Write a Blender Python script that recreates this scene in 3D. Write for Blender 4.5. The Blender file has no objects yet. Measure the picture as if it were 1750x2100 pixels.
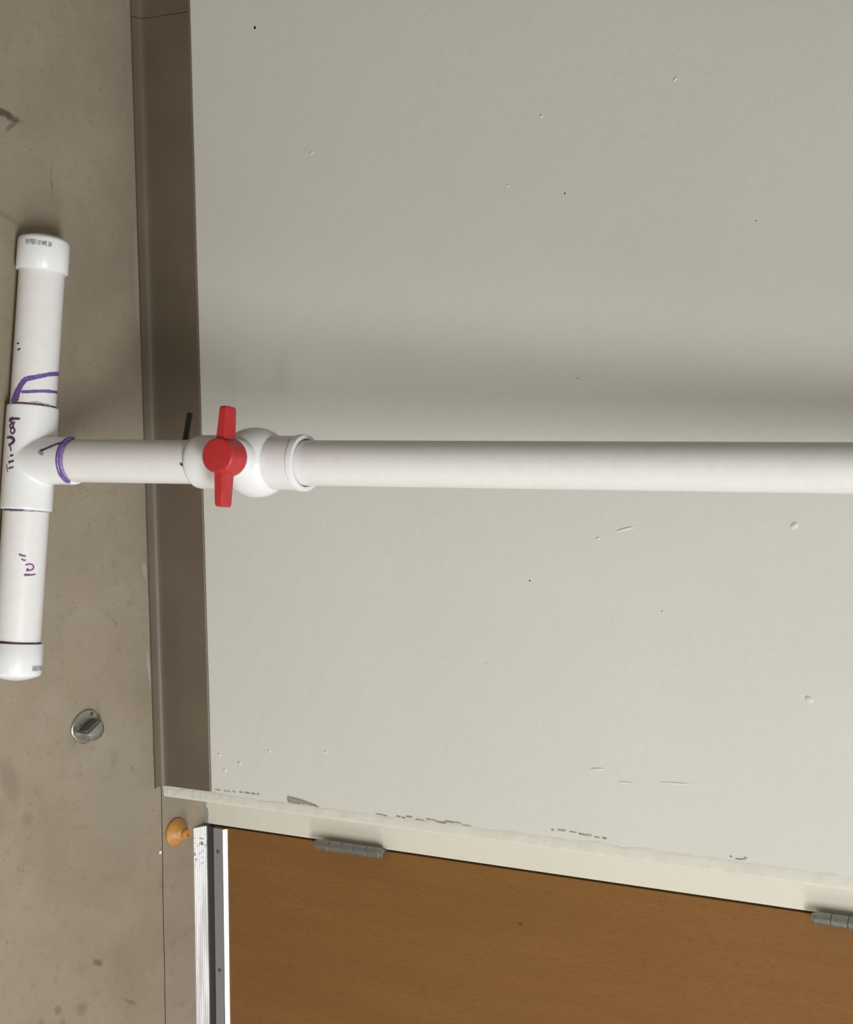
import bpy, bmesh, math, random
from mathutils import Vector, Matrix, noise
random.seed(7)
SC = bpy.context.scene
COL = SC.collection

# ------------------------------------------------------------------ camera
# phone held on its side: the picture's right is the room's up
R = Vector((0.99588474, -0.08178674, 0.03904498))
U = Vector((-0.00411726, 0.38954924, 0.92099644))
F = Vector((0.09053524, 0.91736706, -0.38760941))
cd = bpy.data.cameras.new('camera')
cam = bpy.data.objects.new('camera', cd); COL.objects.link(cam)
cam.matrix_world = Matrix(((U.x, -R.x, -F.x, 0.0), (U.y, -R.y, -F.y, -1.68876),
                           (U.z, -R.z, -F.z, 1.63067), (0, 0, 0, 1)))
cd.sensor_fit = 'AUTO'; cd.sensor_width = 36.0
cd.lens = 2768.12 / 2100.0 * 36.0
cd.shift_x = (875.0 - 1384.01) / 2100.0
cd.shift_y = (1146.73 - 1050.0) / 2100.0
cd.clip_start = 0.05
SC.camera = cam

# ------------------------------------------------------------------ light
SC.view_settings.view_transform = 'Standard'
SC.view_settings.look = 'None'
SC.view_settings.gamma = 1.0
SC.view_settings.use_curve_mapping = False
SC.view_settings.exposure = 0.33
SC.cycles.caustics_reflective = False; SC.cycles.caustics_refractive = False
w = bpy.data.worlds.new('world'); SC.world = w; w.use_nodes = True
w.node_tree.nodes['Background'].inputs[0].default_value = (0.9, 0.92, 1.0, 1)
w.node_tree.nodes['Background'].inputs[1].default_value = 0.05

def area(name, loc, sx, sy, power, col=(1.0, 0.985, 0.955)):
    l = bpy.data.lights.new(name, 'AREA'); l.shape = 'RECTANGLE'
    l.size = sx; l.size_y = sy; l.energy = power; l.color = col
    o = bpy.data.objects.new(name, l); COL.objects.link(o); o.location = loc
    return o
# first a fluorescent troffer before the door; then two unseen fill lights added
area('key_or_fill_light', (1.25, -2.15, 2.77), 1.2, 0.6, 86, (0.985, 1.0, 0.985))
area('key_or_fill_light', (1.25, -4.95, 2.77), 1.2, 0.6, 44, (1.0, 0.92, 0.80))  # added as weak fill from farther back, no known fixture
area('key_or_fill_light', (3.70, -2.15, 2.77), 2.6, 0.6, 84, (0.97, 1.0, 1.0))  # added to brighten the pipe's right edge, widened to soften its shadow

# ------------------------------------------------------------------ helpers
def tag(o, label=None, cat=None, group=None, kind=None):
    if label: o['label'] = label
    if cat: o['category'] = cat
    if group: o['group'] = group
    if kind: o['kind'] = kind
    return o

def empty(name, loc, rz=0.0):
    o = bpy.data.objects.new(name, None); COL.objects.link(o)
    o.empty_display_size = 0.05
    o.location = loc; o.rotation_euler = (0, 0, rz)
    return o

def mesh(name, verts, faces, mat, parent=None, smooth=None, off=None):
    if off is not None:
        verts = [Vector(v) - off for v in verts]
    me = bpy.data.meshes.new(name)
    me.from_pydata([tuple(v) for v in verts], [], faces)
    bm = bmesh.new(); bm.from_mesh(me)
    bmesh.ops.recalc_face_normals(bm, faces=bm.faces)
    bm.to_mesh(me); bm.free()
    me.materials.append(mat)
    if smooth is not None:
        me.polygons.foreach_set('use_smooth', [True] * len(me.polygons))
        try: me.set_sharp_from_angle(angle=math.radians(smooth))
        except Exception: pass
    o = bpy.data.objects.new(name, me); COL.objects.link(o)
    if parent: o.parent = parent
    return o

class MB:
    def __init__(s): s.v = []; s.f = []
    def add(s, vs, fs):
        n = len(s.v); s.v += [Vector(v) for v in vs]; s.f += [[i + n for i in f] for f in fs]
    def box(s, a, b, bev=0.0, M=None):
        bm = bmesh.new(); bmesh.ops.create_cube(bm, size=1.0)
        a = Vector(a); b = Vector(b)
        for v in bm.verts:
            v.co = Vector(((a[i] + b[i]) / 2 + v.co[i] * (b[i] - a[i]) for i in range(3)))
        if bev: bmesh.ops.bevel(bm, geom=bm.edges[:], offset=bev, segments=2, affect='EDGES', profile=0.7)
        bm.verts.index_update()
        vs = [(M @ v.co) if M else v.co.copy() for v in bm.verts]
        s.add(vs, [[v.index for v in f.verts] for f in bm.faces]); bm.free()
    def lathe(s, prof, M, seg=64, cap0=True, cap1=True):
        """prof: (z, r) along local Z; M maps local to world"""
        vs = []; fs = []
        for (z, r) in prof:
            for k in range(seg):
                a = 2 * math.pi * k / seg
                vs.append(M @ Vector((r * math.cos(a), r * math.sin(a), z)))
        for i in range(len(prof) - 1):
            for k in range(seg):
                k2 = (k + 1) % seg
                fs.append([i * seg + k, i * seg + k2, (i + 1) * seg + k2, (i + 1) * seg + k])
        if cap0: fs.append(list(range(seg))[::-1])
        if cap1: fs.append([(len(prof) - 1) * seg + k for k in range(seg)])
        s.add(vs, fs)
    def extrude(s, prof, x0, x1, M=None):
        """closed (y, z) profile swept along x"""
        n = len(prof); vs = [Vector((x0, y, z)) for y, z in prof] + [Vector((x1, y, z)) for y, z in prof]
        if M: vs = [M @ v for v in vs]
        fs = [[i, (i + 1) % n, n + (i + 1) % n, n + i] for i in range(n)]
        fs += [list(range(n))[::-1], [n + i for i in range(n)]]
        s.add(vs, fs)
    def build(s, name, mat, parent=None, smooth=None, off=None):
        return mesh(name, s.v, s.f, mat, parent, smooth, off)

def frame(o, x, y, z):
    return Matrix(((x[0], y[0], z[0], o[0]), (x[1], y[1], z[1], o[1]), (x[2], y[2], z[2], o[2]), (0, 0, 0, 1)))

# ------------------------------------------------------------------ materials
def mat(name, base, rough=0.5, metal=0.0, spec=0.5):
    m = bpy.data.materials.new(name); m.use_nodes = True
    b = m.node_tree.nodes['Principled BSDF']
    b.inputs['Base Color'].default_value = (*base, 1); b.inputs['Roughness'].default_value = rough
    b.inputs['Metallic'].default_value = metal; b.inputs['Specular IOR Level'].default_value = spec
    return m
def N(m, t, **kw):
    n = m.node_tree.nodes.new(t)
    for k, v in kw.items(): setattr(n, k, v)
    return n
def L(m, a, b): m.node_tree.links.new(a, b)
def bsdf(m): return m.node_tree.nodes['Principled BSDF']
def objco(m):
    return N(m, 'ShaderNodeTexCoord').outputs['Object']
def noise_tex(m, co, scale, detail=4, rough=0.55, dist=0.0, stretch=None):
    if stretch:
        mp = N(m, 'ShaderNodeMapping'); mp.inputs['Scale'].default_value = stretch
        L(m, co, mp.inputs['Vector']); co = mp.outputs[0]
    n = N(m, 'ShaderNodeTexNoise'); n.inputs['Scale'].default_value = scale
    n.inputs['Detail'].default_value = detail; n.inputs['Roughness'].default_value = rough
    n.inputs['Distortion'].default_value = dist
    L(m, co, n.inputs['Vector']); return n
def ramp(m, fac, stops):
    r = N(m, 'ShaderNodeValToRGB'); e = r.color_ramp.elements
    while len(e) < len(stops): e.new(0.5)
    for i, (p, c) in enumerate(stops):
        e[i].position = p; e[i].color = (*c, 1) if len(c) == 3 else c
    L(m, fac, r.inputs[0]); return r.outputs[0]
def mix(m, fac, a, b, mode='MIX'):
    n = N(m, 'ShaderNodeMix', data_type='RGBA', blend_type=mode)
    for sock, v in ((n.inputs[0], fac), (n.inputs[6], a), (n.inputs[7], b)):
        if hasattr(v, 'is_linked'): L(m, v, sock)
        elif isinstance(v, (int, float)): sock.default_value = v
        else: sock.default_value = (*v, 1)
    return n.outputs[2]
def bump(m, h, strength, dist, prev=None):
    b = N(m, 'ShaderNodeBump'); b.inputs['Strength'].default_value = strength
    b.inputs['Distance'].default_value = dist; L(m, h, b.inputs['Height'])
    if prev: L(m, prev, b.inputs['Normal'])
    return b.outputs[0]
def maprange(m, v, a, b, c=0.0, d=1.0, smooth=True):
    n = N(m, 'ShaderNodeMapRange'); n.interpolation_type = 'SMOOTHSTEP' if smooth else 'LINEAR'
    L(m, v, n.inputs[0])
    for i, x in enumerate((a, b, c, d)): n.inputs[i + 1].default_value = x
    return n.outputs[0]
def math_(m, op, a, b):
    n = N(m, 'ShaderNodeMath', operation=op)
    for s, v in ((n.inputs[0], a), (n.inputs[1], b)):
        if hasattr(v, 'is_linked'): L(m, v, s)
        else: s.default_value = v
    return n.outputs[0]
def spot(m, co, loc, rot, scale, soft=(0.55, 1.0)):
    """1 inside an ellipse with a worn edge, 0 outside"""
    mp = N(m, 'ShaderNodeMapping', vector_type='TEXTURE')
    mp.inputs['Location'].default_value = loc; mp.inputs['Rotation'].default_value = (0, 0, rot)
    mp.inputs['Scale'].default_value = scale
    L(m, co, mp.inputs['Vector'])
    ln = N(m, 'ShaderNodeVectorMath', operation='LENGTH'); L(m, mp.outputs[0], ln.inputs[0])
    return maprange(m, ln.outputs['Value'], soft[0], soft[1], 1.0, 0.0)

def paint(name, base, var=0.03, bumps=0.12, rough=0.55, big=3.0):
    m = mat(name, base, rough); co = objco(m)
    n1 = noise_tex(m, co, big, 5, 0.6)
    dark = tuple(c * (1 - var) for c in base); light = tuple(min(1, c * (1 + var)) for c in base)
    L(m, ramp(m, n1.outputs[0], [(0.3, dark), (0.7, light)]), bsdf(m).inputs['Base Color'])
    h1 = noise_tex(m, co, 260, 3, 0.6); h2 = noise_tex(m, co, 38, 4, 0.6, 0.6)
    b1 = bump(m, h1.outputs[0], bumps, 0.002)
    b2 = bump(m, h2.outputs[0], bumps * 1.1, 0.006, b1)
    L(m, b2, bsdf(m).inputs['Normal']); return m

M_WALL = paint('wall_paint', (0.600, 0.600, 0.568), 0.022, 0.095, 0.6)
M_CEIL = mat('ceiling_paint', (0.70, 0.70, 0.69), 0.7)
M_FARWALL = mat('far_wall_paint', (0.46, 0.42, 0.36), 0.7)
M_FARFLOOR = mat('far_concrete', (0.24, 0.20, 0.155), 0.7)
M_FRAME = paint('cream_frame_paint', (0.63, 0.615, 0.545), 0.02, 0.08, 0.4, 6)
M_EDGE = paint('lumpy_edge_paint', (0.615, 0.605, 0.545), 0.04, 0.14, 0.5, 30)

def floor_mat():
    m = mat('concrete', (0.25, 0.2, 0.15), 0.62); co = objco(m)
    n1 = noise_tex(m, co, 5.5, 6, 0.62, 0.4); n2 = noise_tex(m, co, 42, 5, 0.65)
    n3 = noise_tex(m, co, 520, 2, 0.7)
    c = ramp(m, n1.outputs[0], [(0.30, (0.240, 0.196, 0.146)), (0.52, (0.275, 0.228, 0.172)), (0.72, (0.300, 0.256, 0.203))])
    c = mix(m, maprange(m, n2.outputs[0], 0.5, 0.78), c, (0.225, 0.185, 0.142))
    c = mix(m, maprange(m, n3.outputs[0], 0.56, 0.78), c, (0.14, 0.112, 0.082))
    n4 = noise_tex(m, co, 330, 3, 0.75)
    c = mix(m, maprange(m, n4.outputs[0], 0.55, 0.75, 0, 0.5), c, (0.33, 0.285, 0.225))
    v = N(m, 'ShaderNodeTexVoronoi'); v.inputs['Scale'].default_value = 34; L(m, co, v.inputs['Vector'])
    c = mix(m, maprange(m, v.outputs['Distance'], 0.045, 0.085, 0.55, 0.0), c, (0.13, 0.105, 0.08))
    # worn edge of each stain follows one shared wobble
    wob = noise_tex(m, co, 60, 3, 0.6)
    sub = N(m, 'ShaderNodeVectorMath', operation='SUBTRACT'); L(m, wob.outputs['Color'], sub.inputs[0]); sub.inputs[1].default_value = (0.5, 0.5, 0.5)
    scl = N(m, 'ShaderNodeVectorMath', operation='SCALE'); L(m, sub.outputs[0], scl.inputs[0]); scl.inputs['Scale'].default_value = 0.010
    ad = N(m, 'ShaderNodeVectorMath', operation='ADD'); L(m, co, ad.inputs[0]); L(m, scl.outputs[0], ad.inputs[1])
    wco = ad.outputs[0]
    dark = (0.085, 0.062, 0.046); brown = (0.165, 0.13, 0.092); pale = (0.36, 0.34, 0.29); grey = (0.215, 0.19, 0.155)
    S = [((-0.449, -0.262, 0), 1.38, (0.036, 0.0075, 1), dark, 1.0), ((-0.437, -0.248, 0), 2.35, (0.022, 0.005, 1), dark, 0.6),
         ((0.826, -0.150, 0), 1.1, (0.014, 0.007, 1), (0.12, 0.098, 0.07), 0.8),
         ((0.872, -0.228, 0), 0.4, (0.012, 0.009, 1), brown, 0.7), ((0.888, -0.184, 0), 0.4, (0.016, 0.014, 1), brown, 0.55),
         ((0.882, -0.262, 0), 0.2, (0.014, 0.010, 1), brown, 0.6), ((0.899, -0.222, 0), 0.2, (0.014, 0.009, 1), brown, 0.6),
         ((0.915, -0.086, 0), 0.9, (0.020, 0.005, 1), brown, 0.7), ((0.905, -0.250, 0), 0.9, (0.020, 0.007, 1), brown, 0.6),
         ((-0.370, -0.184, 0), 0.02, (0.034, 0.0014, 1), dark, 0.6), ((0.294, -0.0925, 0), 0.75, (0.014, 0.0012, 1), dark, 0.6),
         ((0.219, -0.026, 0), 0.1, (0.018, 0.006, 1), pale, 0.7), ((0.378, -0.024, 0), 0.05, (0.040, 0.0045, 1), pale, 0.75),
         ((-0.25, -0.023, 0), 0.0, (0.12, 0.006, 1), pale, 0.35), ((0.05, -0.05, 0), 0.3, (0.10, 0.05, 1), (0.27, 0.235, 0.185), 0.6),
         ((0.50, -0.30, 0), 0.3, (0.045, 0.02, 1), brown, 0.45), ((0.565, -0.27, 0), 0.3, (0.016, 0.012, 1), brown, 0.45),
         ((0.62, 0.03, 0), 0.0, (0.06, 0.05, 1), grey, 0.65), ((0.60, -0.10, 0), 0.5, (0.12, 0.06, 1), (0.255, 0.222, 0.18), 0.5),
         ((-0.305, -0.262, 0), 1.2, (0.03, 0.007, 1), brown, 0.6), ((-0.29, -0.24, 0), 0.5, (0.05, 0.05, 1), (0.2, 0.162, 0.115), 0.35),
         ((0.47, -0.10, 0), 0.9, (0.09, 0.03, 1), (0.29, 0.25, 0.2), 0.5)]
    for loc, rot, sc, col, k in S:
        f = math_(m, 'MULTIPLY', spot(m, wco, loc, rot, sc, (0.35, 1.05)), k)
        c = mix(m, f, c, col)
    L(m, c, bsdf(m).inputs['Base Color'])
    b1 = bump(m, n3.outputs[0], 0.12, 0.0015); b2 = bump(m, n2.outputs[0], 0.12, 0.004, b1)
    L(m, b2, bsdf(m).inputs['Normal']); return m
M_FLOOR = floor_mat()
M_GROOVE = mat('joint_dark', (0.07, 0.058, 0.045), 0.9)

def base_mat():
    m = mat('brown_vinyl', (0.105, 0.083, 0.058), 0.5); co = objco(m)
    n = noise_tex(m, co, 7, 5, 0.6)
    L(m, ramp(m, n.outputs[0], [(0.3, (0.100, 0.079, 0.056)), (0.7, (0.128, 0.100, 0.072))]), bsdf(m).inputs['Base Color'])
    h = noise_tex(m, co, 300, 2, 0.5); L(m, bump(m, h.outputs[0], 0.1, 0.001), bsdf(m).inputs['Normal'])
    return m
M_BASE = base_mat()

def door_mat():
    m = mat('wood_veneer', (0.22, 0.1, 0.03), 0.45); co = objco(m)
    g = noise_tex(m, co, 9, 5, 0.6, 0.2, (3.0, 3.0, 0.30))
    f = noise_tex(m, co, 300, 2, 0.6, 0.0, (1, 1, 0.25))
    c = ramp(m, g.outputs[0], [(0.3, (0.186, 0.082, 0.0195)), (0.55, (0.202, 0.091, 0.0225)), (0.75, (0.214, 0.099, 0.026))])
    c = mix(m, maprange(m, f.outputs[0], 0.45, 0.75, 0, 0.5), c, (0.135, 0.058, 0.014))
    s = math_(m, 'MULTIPLY', spot(m, co, (0.085, 0, 0.622), 0, (0.003, 1, 0.006), (0.5, 1.0)), 0.75)
    c = mix(m, s, c, (0.06, 0.03, 0.01))
    L(m, c, bsdf(m).inputs['Base Color'])
    L(m, bump(m, f.outputs[0], 0.05, 0.001), bsdf(m).inputs['Normal']); return m
M_DOOR = door_mat()
M_GAPSHADE = mat('gap_shade', (0.03, 0.022, 0.015), 0.9)  # shade inside the door gap, put in as colour

def pvc_mat():
    m = mat('white_pvc', (0.80, 0.795, 0.80), 0.33); co = objco(m)
    n = noise_tex(m, co, 55, 4, 0.6)
    L(m, ramp(m, n.outputs[0], [(0.25, (0.675, 0.668, 0.672)), (0.6, (0.71, 0.705, 0.71))]), bsdf(m).inputs['Base Color'])
    return m
M_PVC = pvc_mat()
def fitting_mat():
    m = mat('white_pvc_fitting', (0.83, 0.835, 0.85), 0.28); co = objco(m)
    n = noise_tex(m, co, 40, 3, 0.6)
    L(m, ramp(m, n.outputs[0], [(0.25, (0.70, 0.71, 0.735)), (0.6, (0.725, 0.735, 0.755))]), bsdf(m).inputs['Base Color'])
    return m
M_FIT = fitting_mat()
def red_mat():
    m = mat('red_plastic', (0.42, 0.022, 0.024), 0.42); co = objco(m)
    n = noise_tex(m, co, 220, 3, 0.6)
    L(m, ramp(m, n.outputs[0], [(0.3, (0.39, 0.019, 0.021)), (0.7, (0.46, 0.026, 0.028))]), bsdf(m).inputs['Base Color'])
    L(m, bump(m, n.outputs[0], 0.08, 0.001), bsdf(m).inputs['Normal']); return m
M_RED = red_mat()
def ink(name, a, b):
    m = mat(name, a, 0.6); n = noise_tex(m, objco(m), 260, 3, 0.6)
    L(m, ramp(m, n.outputs[0], [(0.35, a), (0.65, b)]), bsdf(m).inputs['Base Color']); return m
M_INK = ink('purple_ink', (0.085, 0.045, 0.20), (0.18, 0.105, 0.34))
M_INKD = ink('dark_purple_ink', (0.055, 0.025, 0.075), (0.11, 0.05, 0.13))
M_INKL = ink('pale_purple_primer', (0.25, 0.19, 0.42), (0.40, 0.34, 0.55))
M_INKM = ink('magenta_ink', (0.13, 0.035, 0.14), (0.22, 0.075, 0.23))
M_SMUDGE = ink('grey_ink', (0.22, 0.19, 0.24), (0.48, 0.44, 0.50))
M_PRINT = ink('grey_print', (0.22, 0.22, 0.24), (0.50, 0.50, 0.53))
M_BLACK = mat('black_plastic', (0.012, 0.011, 0.010), 0.5)

def metal_mat(name, col, rough, sc=60, stretch=None, bumpk=0.03):
    m = mat(name, col, rough, 1.0); co = objco(m)
    n = noise_tex(m, co, sc, 4, 0.6, 0, stretch)
    L(m, maprange(m, n.outputs[0], 0.3, 0.7, rough * 0.8, rough * 1.25), bsdf(m).inputs['Roughness'])
    L(m, bump(m, n.outputs[0], bumpk, 0.001), bsdf(m).inputs['Normal']); return m
M_ALU = metal_mat('bright_aluminium', (0.70, 0.69, 0.66), 0.55, 120, (0.05, 1, 1))
M_ALUG = metal_mat('brushed_aluminium', (0.62, 0.62, 0.65), 0.42, 120, (0.05, 1, 1))
M_ALUT = metal_mat('worn_aluminium', (0.90, 0.90, 0.92), 0.36, 160, (0.04, 1, 1), 0.02)
def scuffs(m):
    co = objco(m); n = noise_tex(m, co, 300, 3, 0.7, 0.3, (1.0, 0.5, 0.5))
    k = math_(m, 'MULTIPLY', maprange(m, n.outputs[0], 0.56, 0.66), spot(m, co, (0.040, -0.016, 0.006), 0, (0.045, 0.05, 1), (0.3, 1.0)))
    L(m, mix(m, k, (0.90, 0.90, 0.92), (0.10, 0.10, 0.11)), bsdf(m).inputs['Base Color'])
scuffs(M_ALUT)
M_PLATE = mat('plate_reflection_grey', (0.235, 0.23, 0.235), 0.55, 0.15)  # aluminium plate; its dull grey reflection is put into the base colour
M_STEEL = metal_mat('dull_steel', (0.38, 0.38, 0.355), 0.46, 200, None, 0.08)
M_HINGE = metal_mat('painted_hinge', (0.30, 0.31, 0.30), 0.5, 220, None, 0.25)
M_RUBBER = mat('black_rubber', (0.018, 0.016, 0.016), 0.55)
M_DKRUB = mat('dark_rubber', (0.075, 0.066, 0.056), 0.6)
M_PAD = mat('brown_grey_rubber', (0.150, 0.128, 0.108), 0.6)
def tan_mat():
    m = mat('tan_rubber', (0.42, 0.20, 0.045), 0.5); co = objco(m)
    n = noise_tex(m, co, 120, 4, 0.65, 0.5)
    L(m, ramp(m, n.outputs[0], [(0.3, (0.33, 0.145, 0.03)), (0.55, (0.43, 0.205, 0.046)), (0.75, (0.50, 0.26, 0.07))]), bsdf(m).inputs['Base Color'])
    return m
M_TAN = tan_mat()
M_CHIP = ink('bare_plaster', (0.20, 0.20, 0.175), (0.33, 0.33, 0.295))
M_CHIPL = ink('scuffed_plaster', (0.34, 0.34, 0.32), (0.46, 0.46, 0.44))
M_CRUMB = mat('plaster_crumb', (0.72, 0.70, 0.66), 0.8)

# ------------------------------------------------------------------ the room
RX = 0.5955          # outside corner of the wall where the doorway recess begins
YR = 0.0908          # depth of the frame face behind the wall face
ROT = -0.018         # the doorway runs very slightly out of line with the wall

def joint_y(x): return -0.0055 + ROT * (x - 0.64) + 0.0012 * noise.noise(Vector((x * 14, 3.1, 0)))
# main slab up to the joint under the wall face
xs = [-1.4] + [-1.0 + 0.02 * i for i in range(0, 110)] + [1.8]
vs = []; fs = []
for x in xs:
    vs += [(x, -1.3, 0), (x, joint_y(x) - 0.0011 - 0.0006 * abs(noise.noise(Vector((x * 60, 1, 0)))), 0)]
for i in range(len(xs) - 1): fs.append([2 * i, 2 * i + 2, 2 * i + 3, 2 * i + 1])
fl = mesh('floor', vs, fs, M_FLOOR); tag(fl, 'stained bare concrete floor slab', kind='structure')
vs = []; fs = []
for x in xs:
    vs += [(x, joint_y(x) + 0.0004, 0), (x, 0.40, 0)]
for i in range(len(xs) - 1): fs.append([2 * i, 2 * i + 2, 2 * i + 3, 2 * i + 1])
mesh('sill_slab', vs, fs, M_FLOOR, fl)
mesh('floor_beyond', [(-7, -6.5, 0), (5, -6.5, 0), (5, -1.3, 0), (-7, -1.3, 0), (-7, 0.4, 0), (-1.4, 0.4, 0), (-1.4, -1.3, 0), (1.8, -1.3, 0), (1.8, 0.4, 0), (5, 0.4, 0)],
     [[0, 1, 2, 7, 6, 3], [3, 6, 5, 4], [7, 2, 9, 8]], M_FARFLOOR, fl)
mesh('joint_filler', [(-1.4, -0.05, -0.0035), (1.8, -0.15, -0.0035), (1.8, 0.05, -0.0035), (-1.4, 0.05, -0.0035)], [[0, 1, 2, 3]], M_GROOVE, fl)

b = MB(); b.box((-7.0, 0, 0), (RX, 0.30, 2.8)); b.box((1.69, 0, 0), (5.0, 0.30, 2.8)); b.box((RX, 0, 2.22), (1.69, 0.30, 2.8))
wn = b.build('wall_north', M_WALL); tag(wn, 'pale grey-green painted plaster wall', kind='structure')
b = MB(); b.box((-7.2, -6.7, 0), (-7.0, 0.3, 2.8)); tag(b.build('wall_west', M_FARWALL), 'painted side wall', kind='structure')
b = MB(); b.box((5.0, -6.7, 0), (5.2, 0.3, 2.8)); tag(b.build('wall_east', M_FARWALL), 'painted side wall', kind='structure')
b = MB(); b.box((-7.0, -6.7, 0), (5.0, -6.5, 2.8)); tag(b.build('wall_south', M_FARWALL), 'painted rear wall', kind='structure')
b = MB(); b.box((-7.2, -6.7, 2.8), (5.2, 0.3, 2.9)); tag(b.build('ceiling', M_CEIL), 'white painted ceiling', kind='structure')

# small paint nibs, dents and scuffs on the wall (proud of the face)
def nib(x, z, rx, rz, h, rot=0.0, m=M_WALL, name='paint_nib'):
    vs = [(0, 0)]; n = 14; V = []; Fc = []
    for ring, (k, hh) in enumerate(((1.0, -0.0002), (0.72, 0.45 * h), (0.35, 0.9 * h))):
        for i in range(n):
            a = 2 * math.pi * i / n
            j = 1 + 0.25 * noise.noise(Vector((x * 90 + math.cos(a), z * 90 + math.sin(a), ring)))
            dx, dz = rx * k * j * math.cos(a), rz * k * j * math.sin(a)
            V.append((x + dx * math.cos(rot) - dz * math.sin(rot), -hh, z + dx * math.sin(rot) + dz * math.cos(rot)))
    for ring in range(2):
        for i in range(n):
            i2 = (i + 1) % n; Fc.append([ring * n + i, ring * n + i2, ring * n + n + i2, ring * n + n + i])
    V.append((x, -h, z)); Fc += [[2 * n + i, 2 * n + (i + 1) % n, 3 * n] for i in range(n)]
    return mesh(name, V, Fc, m, wn, 60)
for a in ((0.1158, 1.0877, 0.005, 0.007, 0.0016, 0.4), (0.345, 1.1107, 0.005, 0.007, 0.0018, -0.5), (0.128, 0.842, 0.0022, 0.018, 0.0012, 0.25),
          (0.142, 0.801, 0.0022, 0.003, 0.0016, 0), (-0.470, 0.915, 0.002, 0.005, 0.0012, 0.7), (-0.44, 0.715, 0.0025, 0.003, 0.0014, 0),
          (-0.42, 0.325, 0.002, 0.007, 0.0008, 0.5), (0.47, 0.80, 0.0022, 0.014, 0.0012, 0.1), (0.485, 0.845, 0.002, 0.016, 0.0010, 0.0),
          (0.478, 0.92, 0.0018, 0.03, 0.0009, 0.05), (-0.35, 0.66, 0.002, 0.0025, 0.0012, 0), (0.24, 0.90, 0.002, 0.0025, 0.0012, 0),
          (0.50, 0.22, 0.003, 0.003, 0.0012, 0), (0.525, 0.16, 0.003, 0.004, 0.0014, 0), (0.54, 0.13, 0.004, 0.003, 0.0014, 0.4),
          (0.49, 0.33, 0.002, 0.003, 0.0014, 0), (0.515, 0.12, 0.003, 0.003, 0.0014, 0.2)):
    nib(*a)
def speck(x, z, r, m=M_BLACK, name='dark_speck'):
    n = 8; V = []
    for i in range(n):
        a = 2 * math.pi * i / n; k = r * (0.7 + 0.6 * random.random())
        V.append((x + k * math.cos(a), -0.00035, z + k * math.sin(a)))
    return mesh(name, V, [list(range(n))], m, wn)
for x, z, r in ((-0.6121, 0.2252, 0.0026), (-0.3327, 0.7507, 0.0014), (0.2065, 0.6923, 0.0011), (-0.08, 0.77, 0.0009), (0.33, 0.62, 0.0007), (-0.28, 1.03, 0.0008)):
    speck(x, z, r)

# vinyl cove base: long run plus the next length beyond the butt seam
prof = [(-0.0182, 0.0), (-0.0180, 0.0022), (-0.0150, 0.0030), (-0.0115, 0.0040), (-0.0080, 0.0054), (-0.0056, 0.0074), (-0.0042, 0.0105),
        (-0.0036, 0.016), (-0.0034, 0.03), (-0.0034, 0.0985), (-0.0030, 0.1006), (-0.0021, 0.1014), (0.0, 0.1016), (0.0, 0.0)]
def cove(name, x0, x1, label):
    n = 60; V = []; Fc = []; P = len(prof)
    for i in range(n + 1):
        x = x0 + (x1 - x0) * i / n
        for y, z in prof:
            dz = 0.0006 * noise.noise(Vector((x * 6, 0, 7))) if z > 0.09 else 0
            dy = -0.0007 * abs(noise.noise(Vector((x * 9, 2, 7)))) if z < 0.006 and y < -0.01 else 0
            V.append((x, y + dy, z + dz))
    for i in range(n):
        for k in range(P):
            k2 = (k + 1) % P; Fc.append([i * P + k, i * P + k2, i * P + P + k2, i * P + P + k])
    Fc += [list(range(P))[::-1], [n * P + k for k in range(P)]]
    return tag(mesh(name, V, Fc, M_BASE, None, 35), label, kind='structure')
cove('baseboard_north', -0.6484, 0.5775, 'brown vinyl cove baseboard')
cove('baseboard_northwest', -7.0, -0.6494, 'brown vinyl cove baseboard beyond the seam')
# dark line along the toe
V = []; Fc = []
for i in range(301):
    x = -1.0 + 1.58 * i / 300
    k = 0.0006 + 0.0007 * abs(noise.noise(Vector((x * 40, 0, 1))))
    V += [(x, -0.0178, 0.0006), (x, -0.0192 - k, 0.0003)]
for i in range(300): Fc.append([2 * i, 2 * i + 2, 2 * i + 3, 2 * i + 1])
tag(mesh('trim_1', V, Fc, M_GROOVE), 'dark line along the baseboard toe', kind='structure')

# lumpy cream-painted corner edge, wrapping from the wall face into the recess
V = []; Fc = []; NZ = 760
cols = 9
for i in range(NZ + 1):
    z = 0.002 + 2.218 * i / NZ
    rag = 0.0035 * noise.noise(Vector((z * 22, 5, 0))) + 0.002 * noise.noise(Vector((z * 90, 9, 0)))
    if z > 0.35: rag += -0.004 * min(1, (z - 0.35) * 2)
    x0 = 0.5790 + rag
    lum = 0.8 if z < 0.13 else (0.30 if z < 0.3 else (0.18 if z < 0.9 else 0.12))
    for k, (t, y) in enumerate(((0, 0.0003), (0.10, -0.0003), (0.28, -0.0006), (0.5, -0.0008), (0.75, -0.0009), (0.93, -0.0007), (1.0, 0.0004), (1.0, 0.004), (1.0, YR))):
        x = x0 + (RX + 0.0012 - x0) * t
        if k == cols - 2 or k == cols - 1: x += 0.0006
        dy = 0
        if 0 < k < 6: dy = -0.0021 * lum * max(0, noise.noise(Vector((x * 160, z * 130, 2)))) * (1.3 - t) - 0.0005 * noise.noise(Vector((x * 60, z * 40, 4)))
        V.append((x, y + dy, z))
for i in range(NZ):
    for k in range(cols - 1):
        Fc.append([i * cols + k, i * cols + k + 1, (i + 1) * cols + k + 1, (i + 1) * cols + k])
te = mesh('trim_2', V, Fc, M_EDGE, None, 70); tag(te, 'lumpy cream painted plaster edge beside the door frame', kind='structure')
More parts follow.
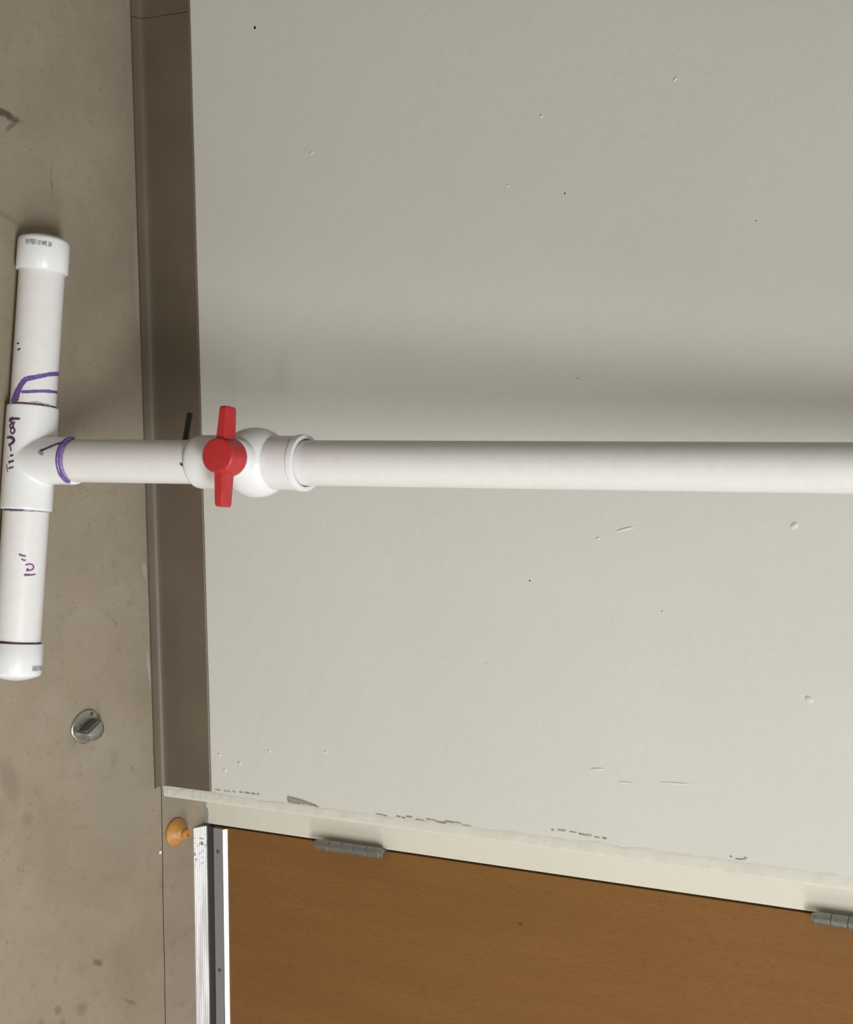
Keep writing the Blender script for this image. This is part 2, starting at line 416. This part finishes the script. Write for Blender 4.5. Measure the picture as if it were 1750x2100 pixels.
def chip(pts, m=M_CHIP, y=-0.0017, name='paint_chip'):
    V = [(x, y, z) for x, z in pts] + [(x, 0.0, z) for x, z in pts]; n = len(pts)
    Fc = [list(range(n))] + [[i, (i + 1) % n, n + (i + 1) % n, n + i] for i in range(n)]
    return mesh(name, V, Fc, m, te)
chip([(0.5690, 0.2560), (0.5725, 0.2548), (0.5765, 0.2555), (0.5790, 0.2570), (0.5788, 0.275), (0.5782, 0.290), (0.5790, 0.300), (0.5798, 0.3145), (0.5772, 0.309), (0.5745, 0.296), (0.5722, 0.284), (0.5705, 0.270)])
random.seed(3)
def ragged(x0, z0, x1, z1, n, rx, rz):
    for i in range(n):
        t = (i + random.random()) / n; x = x0 + (x1 - x0) * t + random.uniform(-0.0016, 0.0016); z = z0 + (z1 - z0) * t
        a = rx * random.uniform(0.5, 1.1); c = rz * random.uniform(0.4, 1.3)
        chip([(x - a, z - c * .3), (x - a * .2, z - c), (x + a * .8, z - c * .5), (x + a, z + c * .4), (x + a * .2, z + c), (x - a * .7, z + c * .6)], M_CHIPL if random.random() < 0.6 else M_CHIP, -0.0010 - 0.0003 * random.random())
ragged(0.5785, 0.425, 0.576, 0.585, 12, 0.0011, 0.0075)
ragged(0.5660, 0.725, 0.5695, 0.815, 9, 0.0013, 0.0050)
ragged(0.5755, 0.115, 0.5725, 0.205, 9, 0.0012, 0.0050)
ragged(0.5720, 1.00, 0.5720, 1.03, 4, 0.0010, 0.0040)

# hollow-metal door frame, recessed
Mr = Matrix.Translation((0.6676, YR, 0)) @ Matrix.Rotation(ROT, 4, 'Z')
def dframe():
    b = MB()
    b.box((-0.085, 0.0, 0.0), (-0.0016, 0.09, 2.16), 0.0012, Mr)
    b.box((-0.0016, 0.048, 0.0), (0.014, 0.09, 2.16), 0.0, Mr)
    b.box((0.925, 0.0, 0.0), (1.03, 0.09, 2.16), 0.0012, Mr)
    b.box((-0.085, 0.0, 2.112), (1.03, 0.09, 2.24), 0.0012, Mr)
    return b.build('trim_3', M_FRAME, None, 40)
df = tag(dframe(), 'cream painted metal door frame set back in the recess', kind='structure')
# bare, rusty foot of the frame
V = []; n = 26
for i in range(n + 1):
    x = -0.0845 + 0.083 * i / n
    h = 0.0055 + 0.0075 * abs(noise.noise(Vector((x * 150, 0, 3)))) + (0.004 if x > -0.03 else 0)
    V += [Mr @ Vector((x, -0.0006, 0.0)), Mr @ Vector((x, -0.0006, h))]
mesh('rusted_foot', V, [[2 * i, 2 * i + 2, 2 * i + 3, 2 * i + 1] for i in range(n)], M_CHIP, df)
# near-black box painting in the shade behind the door gap
b = MB(); b.box((-0.001, 0.0495, 0.0), (0.93, 0.07, 2.12), 0, Mr); b.build('gap_shade_box', M_GAPSHADE, df)

# ------------------------------------------------------------------ door
dr = empty('door_1', (0.6676, YR, 0), ROT); tag(dr, 'brown wood veneer door on dull metal hinges', kind='structure')
b = MB(); b.box((0.0019, 0.0005, 0.012), (0.921, 0.0445, 2.108), 0.0012); b.build('door_panel', M_DOOR, dr, 40)
def hinge(z0, z1):
    h = empty('hinge', (0.0004, -0.0170, z0 + 0.005)); h.parent = dr
    Hh = z1 - z0; n = 5
    for k in range(n):
        a = Hh * k / n + 0.0004; c = Hh * (k + 1) / n - 0.0004
        bb = MB(); bb.lathe([(a, 0.0080), (a + 0.0005, 0.0087), (c - 0.0005, 0.0087), (c, 0.0080)], Matrix.Identity(4), 28)
        bb.build('knuckle', M_HINGE, h, 40)
    bb = MB(); bb.lathe([(-0.005, 0.0048), (-0.004, 0.0066), (0.0, 0.0070), (Hh, 0.0070), (Hh + 0.004, 0.0066), (Hh + 0.005, 0.0048)], Matrix.Identity(4), 24)
    bb.build('hinge_pin', M_HINGE, h, 40)
    bb = MB(); bb.box((0.0005, 0.002, 0.0), (0.0019, 0.047, Hh)); bb.box((-0.0019, 0.002, 0.0), (-0.0005, 0.047, Hh)); bb.build('hinge_leaf', M_HINGE, h)
hinge(0.249, 0.372); hinge(1.096, 1.219); hinge(1.80, 1.923)
# door sweep: grey plate, bright sloped lip, black seal
sw = empty('door_sweep', (0, 0, 0)); sw.parent = dr
b = MB(); b.extrude([(0.0005, 0.0235), (-0.0032, 0.0235), (-0.0036, 0.0245), (-0.0036, 0.0456), (0.0005, 0.0456)], 0.0035, 0.919)
b.build('sweep_plate', M_PLATE, sw)
b = MB(); b.extrude([(0.0005, 0.0455), (-0.0036, 0.0455), (-0.0058, 0.0460), (-0.0062, 0.0467), (-0.0005, 0.0514), (0.0005, 0.0516)], 0.0035, 0.919)
b.build('sweep_lip', M_ALU, sw)
b = MB(); b.extrude([(0.0005, 0.0105), (-0.0042, 0.0110), (-0.0046, 0.0120), (-0.0046, 0.0238), (0.0005, 0.0238)], 0.0022, 0.919)
b.build('sweep_seal', M_RUBBER, sw)
def screw(name, o, x, y, z, r, m, parent):
    bm_ = MB(); M = frame((x, y, z), (1, 0, 0), (0, 0, 1), (0, -1, 0))
    bm_.lathe([(-0.001, r), (0.0006, r), (0.0014, r * 0.7), (0.0016, 0.0015), (0.0009, 0.0013)], M, 18)
    return bm_.build(name, m, parent, 40)
for x in (0.0440, 0.2525, 0.461, 0.67, 0.88): screw('sweep_screw', None, x, -0.0036, 0.0338, 0.0031, M_DKRUB, sw)

# ------------------------------------------------------------------ fluted threshold
th = empty('door_threshold', (0.6676, YR, 0), ROT)
tag(th, 'shiny ribbed aluminium threshold strip under the brown door', 'threshold')
pr = [(0.060, 0.0), (-0.0262, 0.0), (-0.0262, 0.0016)]
nr = 7; y0, z0, y1, z1 = -0.0262, 0.0016, -0.0052, 0.0118
for k in range(nr):                       # flutes climbing the front slope
    for u, d in ((0.0, -0.0010), (0.11, 0.0), (0.34, 0.0005), (0.56, 0.0006), (0.78, 0.0004), (0.92, 0.0)):
        t = (k + u) / nr
        pr.append((y0 + (y1 - y0) * t - d * 0.44, z0 + (z1 - z0) * t + d * 0.90))
pr += [(y1, z1), (0.060, 0.0102)]
b = MB(); b.extrude(pr, 0.0012, 0.923)
b.build('fluted_plate', M_ALUT, th, 25)
for x in (0.030, 0.46, 0.90):
    s_ = MB(); ax_ = Vector((0, -0.44, 0.9)).normalized()
    M = frame((x, -0.0150, 0.0078), (1, 0, 0), ax_.cross(Vector((1, 0, 0))), ax_)
    s_.lathe([(-0.001, 0.0028), (0.0007, 0.0028), (0.0012, 0.0020), (0.0013, 0.0012), (0.0006, 0.001)], M, 18); s_.build('threshold_screw', M_HINGE, th, 40)

# ------------------------------------------------------------------ pipe stand
RB = Vector((0.037789, -0.275502, 0.0))           # riser axis at the floor
Dn = Vector((-0.00157559, 0.0978322, 0.99520168)); Dn.normalize()
A = Vector((0.99192195, -0.12684968, 0.0)); 
NF = Vector((-0.12625334, -0.98725877, 0.0968515)); NF = (NF - Dn * NF.dot(Dn)).normalized()
AR = Dn.cross(NF).normalized()
if AR.dot(A) < 0: AR = -AR
ZV = Vector((0, 0, 1)); MF = Vector((-0.12684968, -0.99192195, 0.0))
P0 = RB + Dn * (0.034 / Dn.z)
ROOT = Vector((P0.x, P0.y, 0))
st = empty('pipe_stand', ROOT)
tag(st, 'white plastic pipe stand with tee foot and red-handled valve leaning on the wall', 'pipe')
RP = 0.03015
Marm = frame(P0, MF, ZV.cross(MF) * 0 + A.cross(MF), A)      # local z along the arms
Mris = frame(RB, NF, Dn.cross(NF), Dn)                        # local z up the riser
def pipe(name, M, z0, z1, m=M_PVC, parent=st, bore=True):
    b = MB(); r = RP; ri = RP - 0.0039
    pr = [(z0, ri), (z0, r - 0.0006), (z0 + 0.0006, r), (z1 - 0.0006, r), (z1, r - 0.0006), (z1, ri), (z0, ri)]
    b.lathe(pr, M, 96, False, False)
    return b.build(name, m, parent, 35, ROOT)
pu = pipe('arm_pipe', Marm, -0.300, -0.030); pl = pipe('arm_pipe', Marm, 0.030, 0.290)
rs = pipe('riser_pipe', Mris, 0.070, 0.375)
lp = pipe('long_pipe', Mris, 0.435, 2.505)
def cap(z_lip, z_end):
    s = 1 if z_end > z_lip else -1; Lc = abs(z_end - z_lip); b = MB()
    pr = [(0.0, RP), (0.0, 0.0335), (0.0010, 0.0342), (Lc * 0.55, 0.0342), (Lc - 0.0135, 0.0340), (Lc - 0.0105, 0.0334), (Lc - 0.0082, 0.0318), (Lc - 0.0066, 0.0290),
          (Lc - 0.0040, 0.0225), (Lc - 0.0018, 0.0145), (Lc - 0.0004, 0.0065), (Lc, 0.0005)]
    b.lathe([(z_lip + s * z, r) for z, r in pr], Marm, 96, False, True)
    return b.build('end_cap', M_FIT, st, 35, ROOT)
cu = cap(-0.2705, -0.3245); cl = cap(0.2600, 0.3135)
# tee: run and branch fused, moulded with a soft fillet
b = MB()
b.lathe([(-0.0770, 0.0005), (-0.0770, 0.0330), (-0.0762, 0.0340), (-0.045, 0.0340), (0.045, 0.0340), (0.0705, 0.0340), (0.0713, 0.0330), (0.0713, 0.0005)], Marm, 96)
b.lathe([(0.036, 0.0005), (0.036, 0.0338), (0.1118, 0.0338), (0.1128, 0.0328), (0.1128, 0.0005)], Mris, 96)
tee = b.build('tee_fitting', M_FIT, st, None, ROOT)
rm = tee.modifiers.new('remesh', 'REMESH'); rm.mode = 'VOXEL'; rm.voxel_size = 0.0010; rm.use_smooth_shade = True
sm = tee.modifiers.new('smooth', 'SMOOTH'); sm.factor = 0.5; sm.iterations = 22
# ball valve
vb = MB()
pv = [(0.3175, RP), (0.3175, 0.0330), (0.3182, 0.0345), (0.3200, 0.0358), (0.3235, 0.0364), (0.3300, 0.0366), (0.3720, 0.0368)]
zc, rb = 0.4085, 0.0470
for k in range(0, 25):
    a = math.radians(-54 + 108 * k / 24); pv.append((zc + 0.0360 * math.sin(a), rb * (0.45 + 0.55 * math.cos(a))))
pv = [q for q in pv if not (q[0] > 0.373 and q[1] < 0.0368)]
pv += [(0.4378, 0.0361), (0.4400, 0.0361), (0.4755, 0.0361), (0.4762, 0.0367), (0.4775, 0.0378), (0.4835, 0.0378), (0.4852, 0.0372), (0.4858, 0.0360), (0.4856, 0.0325), (0.4846, 0.0314), (0.4700, 0.0312)]
vb.lathe(pv, Mris, 112, False, False)
valve = vb.build('ball_valve', M_FIT, st, 28, ROOT)
Mst = frame(RB + Dn * zc, AR, NF.cross(AR), NF)               # local z out along the stem
b = MB(); b.lathe([(0.030, 0.0262), (0.0535, 0.0262), (0.0552, 0.0250), (0.0552, 0.0005)], Mst, 72); b.build('bonnet', M_FIT, valve, 40, ROOT)
h = MB()
h.lathe([(0.0556, 0.0005), (0.0556, 0.0238), (0.0562, 0.0243), (0.0600, 0.0243), (0.0845, 0.0226), (0.0856, 0.0216), (0.0860, 0.0200), (0.0860, 0.0005)], Mst, 72)
hd = h.build('handle', M_RED, valve, 35, ROOT)
ys = -1.0 if (NF.cross(AR)).dot(Dn) < 0 else 1.0
for sgn in (-1, 1):                                           # two tapered lugs with a chamfered face
    sec = []
    for (x, wz, t0, t1) in ((0.017, 0.0086, 0.0598, 0.0815), (0.030, 0.0083, 0.0600, 0.0808), (0.060, 0.0074, 0.0604, 0.0790), (0.0635, 0.0070, 0.0608, 0.0784), (0.0650, 0.0058, 0.0618, 0.0772)):
        c = 0.0030
        sec.append([Mst @ Vector((sgn * x, q, t)) for q, t in ((-wz, t0), (wz, t0), (wz, t1 - c * 1.6), (wz - c, t1), (-wz + c, t1), (-wz, t1 - c * 1.6))])
    V = [v for s in sec for v in s]; Fc = []; n = 6
    for i in range(len(sec) - 1):
        for k in range(n):
            k2 = (k + 1) % n; Fc.append([i * n + k, i * n + k2, i * n + n + k2, i * n + n + k])
    Fc += [list(range(n)), [(len(sec) - 1) * n + k for k in range(n)]]
    mesh('handle_lug', V, Fc, M_RED, valve, 30, ROOT)
# black pin sticking out behind the riser just under the valve
b = MB(); pa = Vector((0.0150, -0.2385, 0.2865)); pb = Vector((-0.0300, -0.2285, 0.2890)); dz = (pb - pa); ln = dz.length; dz.normalize()
q = dz.orthogonal().normalized()
b.lathe([(0, 0.0005), (0, 0.0042), (ln - 0.002, 0.0042), (ln - 0.0006, 0.0036), (ln, 0.0022), (ln, 0.0004)], frame(pa, q, dz.cross(q), dz), 20)
pin = b.build('pin', M_BLACK, rs, 40, ROOT); pin['label'] = 'short black pin sticking out behind the pipe'

# hand-drawn marker strokes laid on the curved surfaces
def stroke(pts, r, kind, wd, m, parent, name, lift=0.00035):
    """pts (position along axis, angle); wd full width (float or list)"""
    if kind == 'arm': pos = lambda t, th: P0 + A * t + (ZV * math.cos(th) + MF * math.sin(th)) * (r + lift)
    else: pos = lambda t, th: RB + Dn * t + (NF * math.cos(th) + AR * math.sin(th)) * (r + lift)
    n = len(pts); wds = wd if isinstance(wd, (list, tuple)) else [wd] * n
    fine = []
    for i in range(n - 1):
        p_, a_, b_, q_ = pts[max(0, i - 1)], pts[i], pts[i + 1], pts[min(n - 1, i + 2)]
        for s in range(6):
            u = s / 6.0
            cr = [0.5 * (2 * a_[k] + (b_[k] - p_[k]) * u + (2 * p_[k] - 5 * a_[k] + 4 * b_[k] - q_[k]) * u * u + (3 * a_[k] - p_[k] - 3 * b_[k] + q_[k]) * u ** 3) for k in (0, 1)]
            fine.append((cr[0], cr[1], wds[i] + (wds[i + 1] - wds[i]) * u))
    fine.append((pts[-1][0], pts[-1][1], wds[-1]))
    V = []
    for i, (t, th, w_) in enumerate(fine):
        i0 = max(0, i - 1); i1 = min(len(fine) - 1, i + 1)
        dt = fine[i1][0] - fine[i0][0]; ds = (fine[i1][1] - fine[i0][1]) * r; l = math.hypot(dt, ds) or 1
        w2 = 0.5 * w_ * 1.3 * (0.9 + 0.25 * noise.noise(Vector((i * 0.7, t * 300, 1))))
        if i in (0, len(fine) - 1): w2 *= 0.6
        for c in (1.0, 0.6, 0.2, -0.2, -0.6, -1.0):
            V.append(pos(t - ds / l * w2 * c, th + dt / l * w2 * c / r))
    return mesh(name, V, [[6 * i + k, 6 * i + 6 + k, 6 * i + 7 + k, 6 * i + 1 + k] for i in range(len(fine) - 1) for k in range(5)], m, parent, None, ROOT)
TEE = [([(-0.0507, 1.709), (-0.0539, 1.636), (-0.055, 1.445)], 0.0036), ([(-0.055, 1.445), (-0.0549, 1.198)], 0.0024), ([(-0.0502, 1.625), (-0.0484, 1.495), (-0.0503, 1.403)], 0.0022),
       ([(-0.0475, 1.599), (-0.0447, 1.67), (-0.042, 1.602), (-0.0429, 1.498), (-0.0457, 1.472), (-0.0475, 1.562)], 0.0021),
       ([(-0.0392, 1.595), (-0.036, 1.586), (-0.0338, 1.493), (-0.0361, 1.402), (-0.0398, 1.402), (-0.042, 1.496), (-0.0406, 1.58), (-0.0392, 1.595)], 0.0019),
       ([(-0.0283, 1.81), (-0.0287, 1.585), (-0.0269, 1.444), (-0.0238, 1.397), (-0.0205, 1.477), (-0.0168, 1.668)], [0.002, 0.003, 0.0034, 0.003, 0.0028, 0.0026]),
       ([(-0.0161, 1.56), (-0.0091, 1.491)], 0.0016), ([(-0.0022, 1.551), (-0.0039, 1.368)], 0.0018), ([(-0.0004, 1.68), (-0.0003, 1.64)], 0.0010),
       ([(0.0083, 1.541), (0.0047, 1.569), (0.006, 1.53), (0.004, 1.329)], 0.0021), ([(0.0093, 1.704), (0.0147, 1.666), (0.0202, 1.601)], 0.0011), ([(0.0154, 1.586), (0.0129, 1.325)], 0.0016)]
for pts, wd in TEE: wd = [q * 1.25 for q in wd] if isinstance(wd, list) else wd * 1.25; stroke(pts, 0.0340, 'arm', wd, M_INKD, tee, 'marker_letter')
TEN = [([(0.1339, 0.906), (0.1356, 0.797), (0.1366, 0.608)], 0.0022), ([(0.1416, 0.793), (0.1412, 0.729), (0.1428, 0.677), (0.1413, 0.599)], 0.0016),
       ([(0.1492, 0.599), (0.1477, 0.503), (0.1474, 0.359), (0.1495, 0.256), (0.1525, 0.24), (0.1551, 0.316), (0.1561, 0.436), (0.1565, 0.535), (0.1531, 0.475)], 0.0019),
       ([(0.1635, 0.636), (0.1625, 0.54), (0.1625, 0.371), (0.1612, 0.114)], [0.0028, 0.003, 0.0022, 0.0014])]
for pts, wd in TEN: stroke(pts, RP, 'arm', wd, M_INKM, pl, 'marker_letter')
stroke([(-0.1271, -0.75), (-0.1233, -0.036), (-0.1194, 0.351), (-0.1158, 0.681), (-0.1133, 0.939), (-0.1106, 1.139), (-0.1055, 1.274), (-0.0999, 1.379), (-0.0932, 1.491), (-0.0872, 1.568), (-0.0812, 1.652), (-0.0768, 1.75)],
       RP, 'arm', [0.0046, 0.0048, 0.0050, 0.0054, 0.0058, 0.0064, 0.007, 0.0075, 0.009, 0.011, 0.012, 0.012], M_INK, pu, 'marker_line')
stroke([(-0.1002, -0.75), (-0.0981, 0.115), (-0.0958, 0.642), (-0.0942, 0.967), (-0.0934, 1.284)], RP, 'arm', 0.0036, M_INK, pu, 'marker_line')
stroke([(-0.1612, 1.73), (-0.1624, 1.571)], RP, 'arm', 0.0022, M_INKD, pu, 'marker_tick'); stroke([(-0.1523, 1.67), (-0.1544, 1.478)], RP, 'arm', 0.0022, M_INKD, pu, 'marker_tick')
stroke([(-0.0780, 1.75), (-0.0780, 0.93), (-0.0780, 0.436), (-0.0780, -0.75)], RP, 'arm', 0.0018, M_INKD, pu, 'primer_seam')
stroke([(-0.0796, 0.85), (-0.0806, 0.562), (-0.0792, 0.264), (-0.0788, -0.10)], RP, 'arm', 0.0022, M_SMUDGE, pu, 'primer_smudge', 0.0002)
stroke([(0.0728, 2.0), (0.0730, 1.3), (0.0728, 0.7), (0.0724, 0.156), (0.0722, -0.7)], RP, 'arm', [0.0030, 0.0034, 0.0022, 0.0014, 0.0012], M_SMUDGE, pl, 'primer_seam')
stroke([(0.0726, 1.95), (0.0726, 1.3), (0.0722, 0.8)], RP, 'arm', 0.0018, M_INKD, pl, 'primer_smudge', 0.0005)
stroke([(0.2588, 2.0), (0.2588, 1.3), (0.2588, 0.5), (0.2588, -0.05), (0.2588, -0.8)], RP, 'arm', [0.0042, 0.0036, 0.0024, 0.0022, 0.0024], M_INKD, pl, 'primer_seam')
stroke([(0.0883, -0.149), (0.0809, -0.267), (0.0825, -0.30)], 0.0338, 'ris', 0.0045, M_SMUDGE, tee, 'marker_smudge', 0.0004)
stroke([(0.0825, -0.29), (0.0865, -0.343), (0.0961, -0.48), (0.1058, -0.652), (0.1110, -0.70)], 0.0338, 'ris', [0.0030, 0.003, 0.003, 0.0036, 0.004], M_INKD, tee, 'marker_line', 0.0006)
# purple primer ring around the joint of branch and riser
pts = [(0.1112, -1.45 + 2.75 * i / 14) for i in range(15)]
stroke(pts, 0.0338, 'ris', [0.0014] + [0.0030] * 4 + [0.0026] * 6 + [0.0030] * 3 + [0.0014], M_INK, tee, 'primer_ring', 0.0004)
V = []; Fc = []
for i in range(49):
    th = -1.45 + 2.8 * i / 48
    for rr, zz in ((0.0338, 0.1131), (0.0303, 0.1133)):
        V.append(RB + Dn * zz + (NF * math.cos(th) + AR * math.sin(th)) * rr)
mesh('primer_ring', V, [[2 * i, 2 * i + 2, 2 * i + 3, 2 * i + 1] for i in range(48)], M_INK, tee, None, ROOT)
stroke([(0.1152, -1.35), (0.1158, -0.7), (0.1160, 0.0), (0.1160, 0.6), (0.1150, 1.25)], RP, 'ris', [0.002, 0.0046, 0.0052, 0.0048, 0.0024], M_INKL, rs, 'primer_band')
stroke([(0.3105, 0.17), (0.3150, 0.26)], RP, 'ris', 0.0032, M_INKD, rs, 'marker_dot')
# grey maker's print on the caps
random.seed(11)
def print_row(parent, t0, a0, a1, n, hgt, slope):
    for i in range(n):
        th = a0 + (a1 - a0) * (i + 0.5) / n; t = t0 + slope * (i / n)
        if random.random() < 0.12: continue
        stroke([(t - hgt * random.uniform(0.3, 0.5), th), (t + hgt * random.uniform(0.3, 0.55), th + random.uniform(-0.02, 0.02))], 0.0342, 'arm', random.uniform(0.0007, 0.0017), M_PRINT, parent, 'cap_print')
print_row(cu, -0.3056, 1.46, 0.40, 34, 0.0080, 0.0014)
print_row(cl, 0.2937, 0.08, -0.85, 24, 0.0085, 0.0008)

# ------------------------------------------------------------------ floor door stop
e = Vector((0.88, 0.47, 0)).normalized(); wv = Vector((-0.47, 0.88, 0)).normalized()
c0 = Vector((0.4460, -0.1600, 0))
ds = empty('floor_door_stop', c0)
tag(ds, 'dull metal domed door stop screwed to the concrete floor', 'door stop')
def ploc(u, v, z): return e * u + wv * v + Vector((0, 0, z))
out = []
for i in range(25):
    a = math.pi * (0.5 + i / 24.0); out.append((0.020 * math.cos(a) * 1.0 - 0.002, 0.0270 * math.sin(a)))
out += [(0.010, -0.0245), (0.022, -0.0180), (0.0270, -0.008), (0.0270, 0.008), (0.022, 0.0180), (0.010, 0.0245)]
V = [ploc(u, v, 0.0002) for u, v in out] + [ploc(u, v, 0.0024) for u, v in out] + [ploc(u * 0.94, v * 0.95, 0.0034) for u, v in out]
n = len(out); Fc = [list(range(n))[::-1], [2 * n + i for i in range(n)]]
for k in range(2):
    for i in range(n): i2 = (i + 1) % n; Fc.append([k * n + i, k * n + i2, k * n + n + i2, k * n + n + i])
mesh('flange', V, Fc, M_STEEL, ds, 30)
def dbody(flat, depth, half, z0, z1, name, m, parent, bev=0.0050, dome=0.0016):
    """upright D-shaped post: flat side at u = flat, round side at u = flat + depth"""
    rings = []; nv = 36
    def ring(k, z):
        pts = []
        for j in range(nv + 1):
            a_ = -math.pi / 2 + math.pi * j / nv
            pts.append((flat + k + max(0.0, (depth - 2 * k)) * max(0.0, math.cos(a_)) ** 0.8, (half - k) * math.copysign(abs(math.sin(a_)) ** 0.9, a_)))
        return [ploc(u, v, z) for u, v in pts]
    rings = [ring(0, z0), ring(0.0004, (z0 + z1) / 2), ring(0.0010, z1 - bev), ring(0.0010 + bev * 0.35, z1 - bev * 0.3), ring(0.0010 + bev, z1), ring(half * 0.55, z1 + dome)]
    V = [v for r_ in rings for v in r_]; n_ = nv + 1; Fc = []
    for i in range(len(rings) - 1):
        for j in range(n_):
            j2 = (j + 1) % n_; Fc.append([i * n_ + j, i * n_ + j2, (i + 1) * n_ + j2, (i + 1) * n_ + j])
    Fc.append([(len(rings) - 1) * n_ + j for j in range(n_)])
    return mesh(name, V, Fc, m, parent, 35)
dbody(-0.0010, 0.0250, 0.0185, 0.0030, 0.0235, 'post', M_STEEL, ds)
V = [ploc(u, v, z) for u in (-0.0020, -0.0002) for v, z in ((-0.0145, 0.0045), (0.0145, 0.0045), (0.0145, 0.0165), (0.0120, 0.0192), (-0.0120, 0.0192), (-0.0145, 0.0165))]
mesh('rubber_pad', V, [list(range(6)), list(range(6, 12))] + [[i, (i + 1) % 6, 6 + (i + 1) % 6, 6 + i] for i in range(6)], M_PAD, ds)
for u, v in ((-0.0080, -0.0185), (-0.0080, 0.0185)):
    b = MB(); b.lathe([(0.0030, 0.0032), (0.0037, 0.0032), (0.0041, 0.0022), (0.0035, 0.0010)], frame(ploc(u, v, 0), (1, 0, 0), (0, 1, 0), (0, 0, 1)), 16); b.build('screw', M_DKRUB, ds, 40)

# ------------------------------------------------------------------ tan rubber bumper in the recess
tb = empty('rubber_bumper', (0.6640, 0.0240, 0))
tag(tb, 'tan rubber cone-shaped bumper standing on the floor by the threshold end', 'bumper')
b = MB(); b.lathe([(0.0, 0.0222), (0.0006, 0.0236), (0.0024, 0.0240), (0.0040, 0.0234)], Matrix.Identity(4), 56); b.build('rim', M_TAN, tb, 40)
b = MB(); b.lathe([(0.0035, 0.0236), (0.0055, 0.0222), (0.0105, 0.0178), (0.0155, 0.0134), (0.0188, 0.0104), (0.0200, 0.0094)], Matrix.Identity(4), 56); b.build('cone', M_TAN, tb, 40)
b = MB(); b.lathe([(0.0196, 0.0086), (0.0205, 0.0088), (0.0262, 0.0078), (0.0274, 0.0066), (0.0276, 0.0040), (0.0250, 0.0034)], Matrix.Identity(4), 40); b.build('tip', M_TAN, tb, 40)

# loose crumb of plaster beside the joint
bm = bmesh.new(); bmesh.ops.create_icosphere(bm, subdivisions=2, radius=1.0)
for v in bm.verts:
    k = 1 + 0.35 * noise.noise(v.co * 1.7); v.co = Vector((v.co.x * 0.0034 * k, v.co.y * 0.0026 * k, max(0.0, v.co.z * 0.0020 * k + 0.0013)))
me = bpy.data.meshes.new('plaster_crumb'); bm.to_mesh(me); bm.free(); me.materials.append(M_CRUMB)
o = bpy.data.objects.new('plaster_crumb', me); COL.objects.link(o); o.location = (0.6882, -0.0125, 0.0)
tag(o, 'tiny white plaster crumb on the concrete near the tan bumper', 'crumb')
